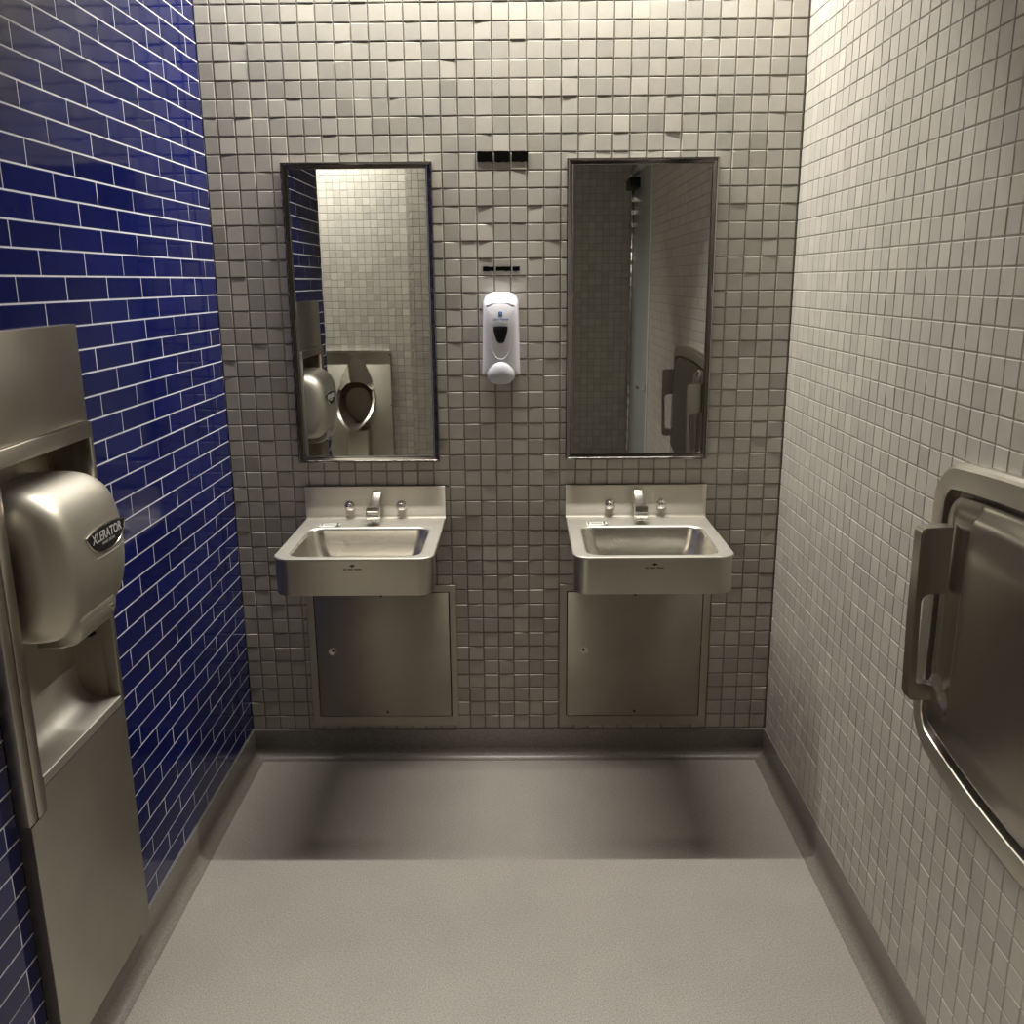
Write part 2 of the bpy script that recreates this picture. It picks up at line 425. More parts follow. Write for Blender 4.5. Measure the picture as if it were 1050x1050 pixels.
# ------------------------------------------------------------------ stainless sinks
def make_sink(loc, label):
    """origin: on the wall, below the bowl, at the height of the apron's lower edge"""
    t = thing('wash_basin', label, 'sink', loc, 'stainless sinks under the mirrors')
    hw, D, H = .2275, .465, .111      # half width, depth, deck height above the apron's lower edge
    K = 8
    # deck and bowl in one pressed sheet
    out = lambda i, rb=.004, rf=.045: rrect(-hw+i, hw-i, -D+i, -.0015, (max(rf-i,.002), max(rf-i,.002), rb, rb), K)
    bowl = lambda i, r: rrect(-.187+i, .187-i, -D+.024+i, -.132-i, r, K)
    L = lambda lp, z: [(x, y, z) for x, y in lp]
    loops = [L(out(.003), H-.0085), L(out(0), H-.007), L(out(0), H-.0025), L(out(.0025), H),
             L(bowl(-.010, .050), H), L(bowl(-.004, .046), H-.0008), L(bowl(0, .042), H-.004), L(bowl(.003, .040), H-.010),
             L(bowl(.010, .042), H-.050), L(bowl(.017, .046), H-.085), L(bowl(.027, .050), H-.104), L(bowl(.045, .048), H-.117), L(bowl(.075, .030), H-.1215)]
    bm = bmesh.new(); rows = loft(bm, loops[:7])
    rows += loft(bm, loops[6:], mi=1)
    bmesh.ops.remove_doubles(bm, verts=rows[6]+rows[7], dist=1e-6)
    rows[-1] = [v for v in rows[-1] if v.is_valid]
    # basin floor falls to the drain
    cx, cy = 0, -D/2 - .035
    ring = [Vector((cx + (x-cx)*.16, cy + (y-cy)*.16*1.6, H-.1235)) for x, y, z in loops[-1]]
    rv = [bm.verts.new(p) for p in ring]
    n = len(rv)
    for i in range(n): bm.faces.new((rows[-1][i], rows[-1][(i+1)%n], rv[(i+1)%n], rv[i])).material_index = 1
    bm.faces.new(rv).material_index = 1
    obj('basin', bm, [M['steel_deck'], M['steel_bowl']], t, angle=30)
    # apron
    ap = lambda i: rrect(-hw+.003+i, hw-.003-i, -D+.003+i, -.002, (.043-i, .043-i, .003, .003), K)
    bm = bmesh.new()
    zb = lambda y: (H-.030)*min(1, max(0, (y+D-.050)/.030))     # the sides are cut away behind the front corners
    LB = lambda lp, z: [(x, y, min(z + zb(y), H-.009)) for x, y in lp]
    def dense(lp):
        o = []
        for p, q in zip(lp, lp[1:]+lp[:1]):
            o.append(p)
            if abs(q[1]-p[1]) > .1:
                m = 14 if q[1] > p[1] else 14
                for j in range(1, m+1):
                    w = j/(m+1.0); w = w**2 if q[1] > p[1] else 1-(1-w)**2
                    o.append((p[0]+(q[0]-p[0])*w, p[1]+(q[1]-p[1])*w))
        return o
    A = lambda i: dense(ap(i))
    loft(bm, [L(A(0), H-.008), LB(A(0), .003), LB(A(.0015), .0), LB(A(.014), .0), LB(A(.016), .004), L(A(.016), H-.007)])
    a = obj('apron', bm, M['steel_apron'], t, angle=50)
    # maker's mark: small lens with wings and a line of tiny print
    yf = -D + .0025
    bm = bmesh.new()
    def flat(pts):
        f = [bm.verts.new((x, yf, z)) for x, z in pts]; b = [bm.verts.new((x, yf+.0004, z)) for x, z in pts]
        bm.faces.new(f); n = len(f)
        for i in range(n): bm.faces.new((f[i], b[i], b[(i+1)%n], f[(i+1)%n]))
    cxl, cz = .0, .088
    flat([(cxl-.010, cz), (cxl-.006, cz+.002), (cxl, cz+.0045), (cxl+.006, cz+.002), (cxl+.010, cz), (cxl+.004, cz-.001), (cxl, cz-.005), (cxl-.004, cz-.001)])
    x = cxl - .026
    for w in (.010, .013, .020):
        flat([(x, cz-.0115), (x+w, cz-.0115), (x+w, cz-.0085), (x, cz-.0085)]); x += w + .004
    obj('logo', bm, M['ink'], a)
    # backsplash
    bm = bmesh.new()
    prof = [(-.0015, H-.001), (-.016, H-.001), (-.0135, H+.004), (-.0125, H+.010), (-.0125, H+.1025), (-.0118, H+.1045), (-.0105, H+.1055), (-.0015, H+.1055)]
    loft(bm, [[(x, y, z) for y, z in prof] for x in (-hw, hw)], True, True, True)
    obj('backsplash', bm, M['steel_splash'], t, angle=30)
    # spout
    sx = .006
    bm = bmesh.new()
    secs = []
    for y, w, zt, zb in ((-.011, .0155, .204, .150), (-.030, .0158, .190, .148), (-.060, .0165, .175, .147), (-.088, .0165, .167, .147)):
        secs.append([(x, y, z) for x, z in rrect(sx-w, sx+w, H-.111+zb, H-.111+zt, .004, 3)])
    loft(bm, secs, True, True, True)
    sp = obj('spout', bm, M['steel_bowl'], t)
    bm = bmesh.new()
    prof = [(-.086, .166), (-.100, .169), (-.110, .167), (-.1155, .160), (-.117, .150), (-.117, .128), (-.115, .1245), (-.092, .1225), (-.088, .126), (-.086, .14)]
    loft(bm, [[(sx+x, y*1.0, z-.111+H + e) for y, z in prof] for x, e in ((-.0205, 0), (.0205, 0))], True, True, True)
    bmesh.ops.bevel(bm, geom=[e for e in bm.edges if abs(e.verts[0].co.x - e.verts[1].co.x) < 1e-6], offset=.003, segments=3, affect='EDGES')
    nz = obj('spout_nozzle', bm, M['chrome'], sp)
    bm = bmesh.new(); lathe(bm, [(0,.009), (.004,.009), (.0041,.0)], (sx, -.101, .1235-.111+H), (0,0,-1), 14)
    obj('aerator', bm, M['dark_gap'], sp)
    # push buttons
    for bx_ in (-.084, .084):
        bm = bmesh.new(); lathe(bm, [(0,.0165), (.0025,.0165), (.004,.014), (.006,.0135), (.012,.0135), (.017,.011), (.0195,.006), (.020,.0)], (bx_, -.0125, H+.041), (0,-1,0), 24)
        obj('push_button', bm, M['chrome'], t)
    # drain
    bm = bmesh.new(); lathe(bm, [(-.001,.021), (.0012,.021), (.0016,.018), (.0004,.015), (.0004,.0)], (cx, cy-.0, H-.1235), (0,0,1), 24)
    dr = obj('drain', bm, M['chrome'], t)
    bm = bmesh.new()
    for k in range(6): lathe(bm, [(0,.0022), (.0005,.0022)], (cx+.0095*math.cos(k*1.047), cy+.0095*math.sin(k*1.047), H-.1233), (0,0,1), 8)
    obj('drain_hole', bm, M['dark_gap'], dr)
    # notice sticker on the deck, one corner lifting
    bm = bmesh.new()
    g = 8
    s0 = Vector((-.165, -.122, H+.0004))
    vs = [[bm.verts.new((s0.x + .064*i/g, s0.y + .042*j/4, s0.z + (.006*((i-5)/3)**2*(1-j/4)**2 if i > 5 else 0))) for j in range(5)] for i in range(g+1)]
    for i in range(g):
        for j in range(4): bm.faces.new((vs[i][j], vs[i+1][j], vs[i+1][j+1], vs[i][j+1]))
    st = obj('sticker', bm, M['sticker'], t)
    bm = bmesh.new()
    zz = H + .0009
    box(bm, (s0.x+.004, s0.y+.014, zz), (s0.x+.0085, s0.y+.038, zz+.0003))
    box(bm, (s0.x+.053, s0.y+.006, zz), (s0.x+.0585, s0.y+.040, zz+.0007))
    x = s0.x + .014
    for w in (.006, .004, .008, .005, .007):
        box(bm, (x, s0.y+.018, zz), (x+w, s0.y+.0215, zz+.0003)); box(bm, (x, s0.y+.027, zz), (x+w*.8, s0.y+.0305, zz+.0003)); x += w+.0012
    obj('print', bm, M['ink'], st)
    return t
sk = make_sink((.464, 0, .751), 'left stainless steel sink with chrome spout, mounted below the left mirror')
dup(sk, (1.310, 0, .751), 'right stainless steel sink with chrome spout, mounted below the right mirror')

# ------------------------------------------------------------------ access panels under the sinks
def make_panel(loc, label, sgn):
    t = thing('access_panel', label, 'access panel', loc, 'steel access panels under the sinks')
    w, h = .2515, .510
    bm = bmesh.new(); loops = []
    for ins, d in ((0, -.002), (0, .0055), (.001, .0065), (.022, .0065), (.0235, .0058), (.024, .001), (.024, -.0018)):
        low = ins + (.010 if ins > .01 else 0)      # the lower rail is wider
        loops.append([(-w+ins, -d, low), (w-ins, -d, low), (w-ins, -d, h-ins), (-w+ins, -d, h-ins)])
    loft(bm, loops)
    obj('panel_frame', bm, M['steel_panel'], t, angle=20)
    obj('backing', bx((-w+.02, -.0014, .02), (w-.02, -.0004, h-.02)), M['dark_gap'], t)
    d = obj('panel_door', bx((-w+.0265, -.0075, .0365), (w-.0265, -.002, h-.0265), .001), M['steel_panel'], t)
    bm = bmesh.new(); lathe(bm, [(0,.0155), (.0015,.0155), (.002,.0145), (.0012,.0125), (.0012,.0)], (-w+.081, -.0074, .276), (0,-1,0), 24)
    lk = obj('lock', bm, M['steel_dark'], d)
    bm = bmesh.new(); lathe(bm, [(0,.0042), (.0006,.0042)], (-w+.081, -.0085, .279), (0,-1,0), 12); box(bm, (-w+.0802, -.0092, .2745), (-w+.0818, -.0085, .279))
    obj('keyhole', bm, M['dark_gap'], lk)
    for x, z in ((.0, h-.036), (.006, .052)):
        bm = bmesh.new(); lathe(bm, [(0,.0045), (.0014,.0042), (.0016,.0)], (x, -.0073, z), (0,-1,0), 12)
        obj('screw', bm, M['ink'], d)
    return t
pn = make_panel((.4675, 0, .117), 'brushed steel access panel below the left sink', 1)
dup(pn, (1.317, 0, .117), 'brushed steel access panel below the right sink')

# ------------------------------------------------------------------ soap dispenser
def make_soap():
    t = thing('soap_dispenser', 'white plastic soap dispenser with dark window between the two mirrors', 'soap dispenser', (.879, 0, 1.326))
    HT = .2505
    # outline half width by height; the case is wider at the bottom
    def outline(z0, z1, w0, w1, rt, rb, n=7):
        pts = []
        for sx in (1, -1):
            seg = [(w0 - rb + rb*math.sin(R(90*i/n)), z0 + rb*(1-math.cos(R(90*i/n)))) for i in range(n+1)] if rb else [(w0, z0)]*(n+1)
            seg += [(w0 + (w1-w0)*k/8, z0 + rb + (z1-rt-z0-rb)*k/8) for k in range(1, 8)]
            seg += [(w1 - rt + rt*math.cos(R(90*i/n)), z1 - rt + rt*math.sin(R(90*i/n))*1.0) for i in range(n+1)]
            pts += [(sx*x, z) for x, z in (seg if sx == 1 else seg[::-1])]
        return pts
    def shell(z0, z1, w0, w1, rt, rb, ys):
        return [[(x*s, -y - (.0 if k == 0 else bulge(x, z)), z0 + (z-z0)*1.0 - dz*(z-z0)/(z1-z0)) for x, z in outline(z0, z1, w0, w1, rt, rb)] for k, (y, s, dz) in enumerate(ys)]
    bulge = lambda x, z: 0
    bm = bmesh.new()
    loft(bm, shell(.0, HT, .059, .055, .036, .004, ((.0, 1, 0), (.028, 1, 0), (.032, .985, .001))), True, True, True)
    obj('back_case', bm, M['white_plastic'], t)
    # front cover, bulging; the side walls splay a little
    fz = lambda z: .068 + .022*math.sin(math.pi*min(max((z)/HT, 0), 1)*.62 + .75)
    def cov(s, y, rt=.04):
        return outline(.0, HT-.001, .0585*s, .0535*s, rt*s, .003)
    bm = bmesh.new(); loops = []
    for s, f in ((1, .030), (1, .060), (.985, .074), (.955, .084), (.90, .091), (.80, .096), (.60, .0995), (.35, .1010), (.08, .1015)):
        lp = []
        for x, z in outline(.002, HT-.001, .0585, .0535, .038, .003):
            zc = .115 + (z-.115)*(1 - (1-s)*.62)
            top = min(1, max(0, (zc-.15)/.1)); 
            yy = f - (max(0, f-.03))*.24*top**2.2
            lp.append((x*s, -yy, zc))
        loops.append(lp)
    loft(bm, loops, True, False, True)
    cover = obj('front_cover', bm, M['white_plastic'], t, angle=60)
    def front(x, z):      # y of the cover surface
        s = max(abs(x)/.0555, 1 - (1 - abs(z-.115)/.1345)/.62, .0)
        tab = ((0,.1015),(.35,.1010),(.60,.0995),(.80,.096),(.90,.091),(.955,.084),(.985,.074),(1,.06))
        for (a, fa), (b, fb) in zip(tab, tab[1:]):
            if s <= b: f = fa + (fb-fa)*(s-a)/(b-a); break
        else: f = .06
        top = min(1, max(0, (z-.15)/.1))
        return -(f - max(0, f-.03)*.24*top**2.2)
    def patch(pts, lift, thick=.002, c=None):
        """raised plate following the cover"""
        bm = bmesh.new()
        cx = sum(p[0] for p in pts)/len(pts); cz = sum(p[1] for p in pts)/len(pts)
        loops = []
        for s, l in ((1, -thick), (1, lift*.6), (.96, lift), (.6, lift), (.25, lift)):
            loops.append([(cx+(x-cx)*s, front(cx+(x-cx)*s, cz+(z-cz)*s) - l, cz+(z-cz)*s) for x, z in pts])
        loft(bm, loops, True, False, True)
        return bm
    def smooth_poly(ctrl, n=6):
        out = []; m = len(ctrl)
        for i in range(m):
            p0, p1, p2, p3 = (Vector(ctrl[(i+k-1) % m]) for k in range(4))
            for j in range(n):
                u = j/n
                q = .5*((2*p1) + (-p0+p2)*u + (2*p0-5*p1+4*p2-p3)*u*u + (-p0+3*p1-3*p2+p3)*u**3)
                out.append((q.x, q.y))
        return out
    # V-shaped raised bead
    vpts = []
    for i in range(25):
        a = -1 + 2*i/24
        vpts.append((.046*a*(1-.10*abs(a)), .0535 + .078*abs(a)**2.3))
    bm = bmesh.new(); tube(bm, [(x, front(x, z)-.0004, z) for x, z in vpts], [.0011 if 3 < i < 21 else .0006 for i in range(25)], 8)
    obj('bead', bm, M['white_plastic'], cover)
    bm = bmesh.new(); top = [(-.044 + .088*i/16, .219 - .007*abs(-1+i/8)**3) for i in range(17)]
    tube(bm, [(x, front(x, z)+.0003, z) for x, z in top], .0009, 8)
    obj('top_bead', bm, M['white_plastic'], cover)
    # dark level window
    win = smooth_poly([(-.0195, .1505), (-.0215, .146), (-.0205, .137), (-.014, .113), (-.008, .1025), (0, .1005), (.008, .1025), (.014, .113), (.0205, .137), (.0215, .146), (.0195, .1505), (0, .1515)], 4)
    obj('window', patch(win, .0012), M['smoke_plastic'], cover)
    # emblem and script
    def fm(u0, v0, l=.0007):
        return lambda u, v, n: Vector((u0+u, front(u0+u, v0+v) - l - n, v0+v))
    em = patch(rrect(-.0058, .0058, .1805, .1945, .003, 4), .0005, .001)
    e = obj('emblem', em, M['blue_print'], cover)
    bm = bmesh.new()
    box(bm, (-.0007, front(0,.187)-.0011, .183), (.0007, front(0,.187)-.0004, .1925)); box(bm, (-.0032, front(0,.188)-.0011, .1883), (.0032, front(0,.188)-.0004, .1900))
    obj('cross', bm, M['white_print'], e)
    obj('lettering', text_bm("Lite'n Foamy", .0092, fm(0, .1715, .0012), .0002, .98, .25, .00022), M['blue_print'], cover, fix=False)
    # push lever
    ctrl = [(0, .0455), (-.012, .0435), (-.025, .035), (-.037, .019), (-.0405, .004), (-.036, -.008), (-.022, -.0185), (0, -.0215), (.022, -.0185), (.036, -.008), (.0405, .004), (.037, .019), (.025, .035), (.012, .0435)]
    sp = smooth_poly(ctrl, 3)
    bm = bmesh.new(); loops = []
    for s, y in ((1, .060), (1, .099), (.985, .1025), (.95, .1055), (.88, .1085), (.7, .113), (.45, .1165), (.15, .118)):
        loops.append([(x*s, -y, .012+(z-.012)*s) for x, z in sp])
    loft(bm, loops, True, True, True)
    lv = obj('push_lever', bm, M['grey_plastic'], t, angle=60)
    bm = bmesh.new(); tube(bm, [(x*1.01, -.0995, .012+(z-.012)*1.01) for x, z in sp + sp[:1]], .0013, 8)
    obj('lever_rim', bm, M['white_plastic'], lv)
    bm = bmesh.new(); lathe(bm, [(0,.003), (.0012,.0028), (.0016,0)], (0, -.1095, -.0125), (0,-1,0), 12)
    obj('lever_dot', bm, M['white_plastic'], lv)
    bm = bmesh.new(); lathe(bm, [(0,.006), (.012,.005), (.013,.0)], (0, -.075, -.012), (0,0,-1), 12)
    obj('outlet', bm, M['grey_plastic'], t)
    return t
make_soap()

# ------------------------------------------------------------------ black residue strips on the tile
def residue(x0, x1, z0, z1, label, seed, group):
    rnd = random.Random(seed)
    pts = []
    nx = 9
    for i in range(nx+1): pts.append((x0+(x1-x0)*i/nx, z0 + rnd.uniform(-.0008, .0012)))
    for i in range(nx+1): pts.append((x1-(x1-x0)*i/nx, z1 + rnd.uniform(-.0012, .0008)))
    bm = bmesh.new(); loft(bm, [[(x, .0, z) for x, z in pts], [(x, -.0030, z) for x, z in pts]], True, True, True)
    o = obj('adhesive_patch', bm, M['black'])
    return tag(o, label, 'adhesive patch', group)
UP, LO = 'black adhesive patches high on the wall', 'black adhesive patches just above the soap dispenser'
residue(.8130, .8590, 1.9545, 1.984, 'left black adhesive patch of the taller row high between the mirrors', 1, UP)
residue(.8650, .9105, 1.9535, 1.984, 'middle black adhesive patch of the taller row high between the mirrors', 2, UP)
residue(.9160, .9645, 1.9540, 1.983, 'right black adhesive patch of the taller row high between the mirrors', 3, UP)
residue(.8245, .8590, 1.6385, 1.6525, 'left thin black patch of the row just above the soap dispenser', 4, LO)
residue(.8650, .9105, 1.6385, 1.6525, 'middle thin black patch of the row just above the soap dispenser', 5, LO)
residue(.9160, .9375, 1.6385, 1.6520, 'short right black patch of the row just above the soap dispenser', 6, LO)

# ------------------------------------------------------------------ steel cabinet with niche on the blue wall
def make_cabinet():
    oy, oz = -1.2, .1
    t = thing('dryer_cabinet', 'tall recessed stainless steel cabinet with open niche on the blue tiled wall', 'cabinet', (0, oy, oz))
    Y = lambda y: y - oy
    Zz = lambda z: z - oz
    y0, y1 = -1.418, -.987          # near and far edge
    n0, n1, nz0, nz1 = -1.355, -1.003, .684, 1.296
    FX = .027
    obj('upper_panel', bx((.0005, Y(y0+.004), Zz(1.329)), (.018, Y(y1+.003), Zz(1.530)), .0015), M['steel_h'], t)
    # front frame around the niche
    bm = bmesh.new()
    loops = []
    R4 = lambda a, b, c, d, x: [(x, Y(a), Zz(c)), (x, Y(b), Zz(c)), (x, Y(b), Zz(d)), (x, Y(a), Zz(d))]
    box(bm, (.0005, Y(y0+.031), Zz(nz1)), (FX, Y(y1), Zz(1.328)), .0012)           # top rail
    box(bm, (.0005, Y(n1), Zz(nz0)), (FX, Y(y1), Zz(nz1+.0005)), .0012)            # far stile
    box(bm, (.0005, Y(y0+.031), Zz(.634)), (FX, Y(n0), Zz(nz1+.0005)), .0012)      # near stile
    obj('niche_frame', bm, M['steel_v'], t)
    obj('side_stile', bx((.0005, Y(y0), Zz(.634)), (FX-.001, Y(y0+.028), Zz(1.328)), .0012), M['steel_v'], t)
    obj('stile_groove', bx((.0005, Y(y0+.027), Zz(.636)), (FX-.006, Y(y0+.032), Zz(1.326))), M['dark_gap'], t)
    # liner: open box behind the frame
    XB = -.066
    bm = bmesh.new()
    def q(*p): bm.faces.new([bm.verts.new(v) for v in p])
    q((XB,Y(n0),Zz(.69)),(XB,Y(n1),Zz(.69)),(XB,Y(n1),Zz(nz1)),(XB,Y(n0),Zz(nz1)))
    q((XB,Y(n0),Zz(.69)),(.001,Y(n0),Zz(.69)),(.001,Y(n0),Zz(nz1)),(XB,Y(n0),Zz(nz1)))
    q((XB,Y(n1),Zz(.69)),(.001,Y(n1),Zz(.69)),(.001,Y(n1),Zz(nz1)),(XB,Y(n1),Zz(nz1)))
    q((XB,Y(n0),Zz(nz1)),(.001,Y(n0),Zz(nz1)),(.001,Y(n1),Zz(nz1)),(XB,Y(n1),Zz(nz1)))
    ln = obj('niche_liner', bm, M['steel_v'], t)
    bm = bmesh.new(); lathe(bm, [(0,.006), (.001,.006)], (-.02, Y(n1)-.0005, Zz(.885)), (0,-1,0), 14)
    obj('screw_hole', bm, M['dark_gap'], ln)
    # sloping tray with a curved back
    prof = [(FX, nz0), (FX+.0003, nz0+.019), (FX-.0012, nz0+.0205), (FX-.003, nz0+.0208), (-.012, nz0+.018)]
    for i in range(8):
        a = R(90*i/7); prof.append((-.020 - .045*math.sin(a), nz0+.018 + .055*(1-math.cos(a))))
    prof += [(-.0655, nz0+.1), (-.0659, nz0+.1), (-.0659, nz0)]
    bm = bmesh.new(); loft(bm, [[(x, Y(y), Zz(z)) for x, z in prof] for y in (n0+.0005, n1-.0005)], True, True, True)
    obj('tray', bm, M['steel_deck'], t, angle=30)
    # lower door
    bm = bmesh.new()
    pts = [(y0+.003, .104), (y1-.001, .104), (y1-.001, nz0-.002), (n0+.001, nz0-.002), (n0+.001, .632), (y0+.003, .632)]
    loft(bm, [[(x, Y(y), Zz(z)) for y, z in pts] for x in (.0005, FX-.001, )], True, True, True)
    bmesh.ops.bevel(bm, geom=[e for e in bm.edges if min(v.co.x for v in e.verts) > .02], offset=.0012, segments=2, affect='EDGES')
    obj('lower_door', bm, M['steel_panel'], t)
    return t
make_cabinet()

# ------------------------------------------------------------------ hand dryer in the niche
def make_dryer():
    oy, oz = -1.180, .9
    t = thing('hand_dryer', 'bulging brushed steel hand dryer with black name badge, mounted in the cabinet niche', 'hand dryer', (-.0655, oy, oz))
    X0 = -.0655
    ctrl = [(-.0655, 1.236), (-.02, 1.2395), (.018, 1.239), (.046, 1.233), (.072, 1.217), (.090, 1.193), (.1005, 1.160), (.1060, 1.120), (.1065, 1.075), (.1030, 1.035), (.094, .998), (.080, .970), (.060, .953), (.030, .946), (-.02, .945), (-.0655, .945)]
    # resample finely
    P = []
    for i in range(len(ctrl)-1):
        p0 = Vector(ctrl[max(i-1,0)]); p1 = Vector(ctrl[i]); p2 = Vector(ctrl[i+1]); p3 = Vector(ctrl[min(i+2,len(ctrl)-1)])
        for j in range(3):
            u = j/3; P.append(.5*((2*p1)+(-p0+p2)*u+(2*p0-5*p1+4*p2-p3)*u*u+(-p0+3*p1-3*p2+p3)*u**3))
    P.append(Vector(ctrl[-1]))
    hw, rr = .150, .058
    zc = 1.09
    secs = []
    def inset(y):
        e = hw - abs(y)
        return 0 if e >= rr else rr*(1 - math.sqrt(max(0, 1-(1-e/rr)**2)))
    ys = [-hw + rr*(1-math.cos(R(90*i/8))) for i in range(9)]
    ys = ys + [-hw+rr + (2*(hw-rr))*i/8 for i in range(1,8)] + [-y for y in ys[::-1]]
    for y in ys:
        d = inset(y)
        sx = (.172 - d)/.172; sz = (.147 - d*.85)/.147
        secs.append([(( p.x - X0)*sx, y, zc + (p.y-zc)*sz - oz) for p in P])
    bm = bmesh.new(); loft(bm, secs, True, True, True)
    body = obj('housing', bm, M['steel_dryer'], t, angle=60)
    def front(z):     # x of the front surface at height z (relative to the root)
        for a, b in zip(P, P[1:]):
            if b.y <= z <= a.y and a.x > .04: return a.x + (b.x-a.x)*(a.y-z)/max(1e-9, a.y-b.y) - X0
        return .17
    # nozzle under the cover
    prof = [(.0, .962), (.070, .992), (.0875, .989), (.0920, .972), (.088, .948), (.076, .931), (.050, .9235), (.0, .923)]
    secs = []
    for y, s in ((-.082, .90), (-.078, .97), (-.068, 1), (.068, 1), (.078, .97), (.082, .90)):
        secs.append([((x-X0 if x > 0 else -X0)*1.0 - (1-s)*.12*(x > .01), y, .955+(z-.955)*s - oz) for x, z in prof])
    bm = bmesh.new(); loft(bm, secs, True, True, True)
    bmesh.ops.bevel(bm, geom=[e for e in bm.edges if abs(e.verts[0].co.y-e.verts[1].co.y) > .1], offset=.005, segments=3, affect='EDGES')
    nz = obj('nozzle', bm, M['steel_dryer'], t)
    bm = bmesh.new(); lathe(bm, [(0,.020), (.001,.020)], (.12, 0, .9232-oz), (0,0,-1), 18)
    obj('air_outlet', bm, M['dark_gap'], nz)
    bm = bmesh.new()
    for s in (0, 1): lathe(bm, [(0,.0052), (.003,.0048), (.0034,0)], (  .1560, .050+.0045*s, .966-.010*s-oz), (1,0,-.15), 14)
    obj('sensor_lens', bm, M['chrome'], nz)
    # badge: lens-shaped plate with a bright rim, wrapped on the front
    bc, bz = .034, 1.122
    out = []
    NB = 40
    for i in range(NB//2):
        u = .086 - .172*i/(NB//2)
        out.append((u, .013 + .009*(1-(u/.086)**2)))
    for i in range(NB//2):
        u = -.086*math.cos(math.pi*i/(NB//2))
        out.append((u, .013 - .042*(1-abs(u/.086)**2.6)**.75))
    surf = lambda u, v, l: Vector((front(bz+v) + l, bc+u, bz+v-oz))
    bm = bmesh.new(); loft(bm, [[surf(u*s, v*s, l) for u, v in out] for s, l in ((1.0, -.002), (1.0, .0012), (.6, .0012), (.2, .0012))], True, False, True)
    bd = obj('badge', bm, M['black_gloss'], body)
    bm = bmesh.new(); tube(bm, [surf(u*1.015, v*1.03, .0008) for u, v in out + out[:1]], .0019, 8, False)
    obj('badge_rim', bm, M['steel_polish'], bd)
    obj('lettering', text_bm('XLERATOR', .0262, lambda u, v, n: surf(u, v+.0035, .0016+n), .0003, 1.0, .12, .0003), M['silver_print'], bd, fix=False)
    obj('small_lettering', text_bm('HAND DRYER', .0085, lambda u, v, n: surf(u+.002, v-.0115, .0016+n), .0002, 1.1), M['silver_print'], bd, fix=False)
    # soft crease below the badge
    bm = bmesh.new()
    pts = [(-.075 + .150*i/20 + bc, bz - .034 - .004*math.cos(math.pi*(-1+i/10)/2)) for i in range(21)]
    tube(bm, [Vector((front(z)-.0006, y if y < .135 else .135, z-oz)) for y, z in pts], [.0002 + .0018*math.sin(math.pi*i/20) for i in range(21)], 8)
    obj('crease', bm, M['steel_dryer'], body, angle=60)
    return t
make_dryer()

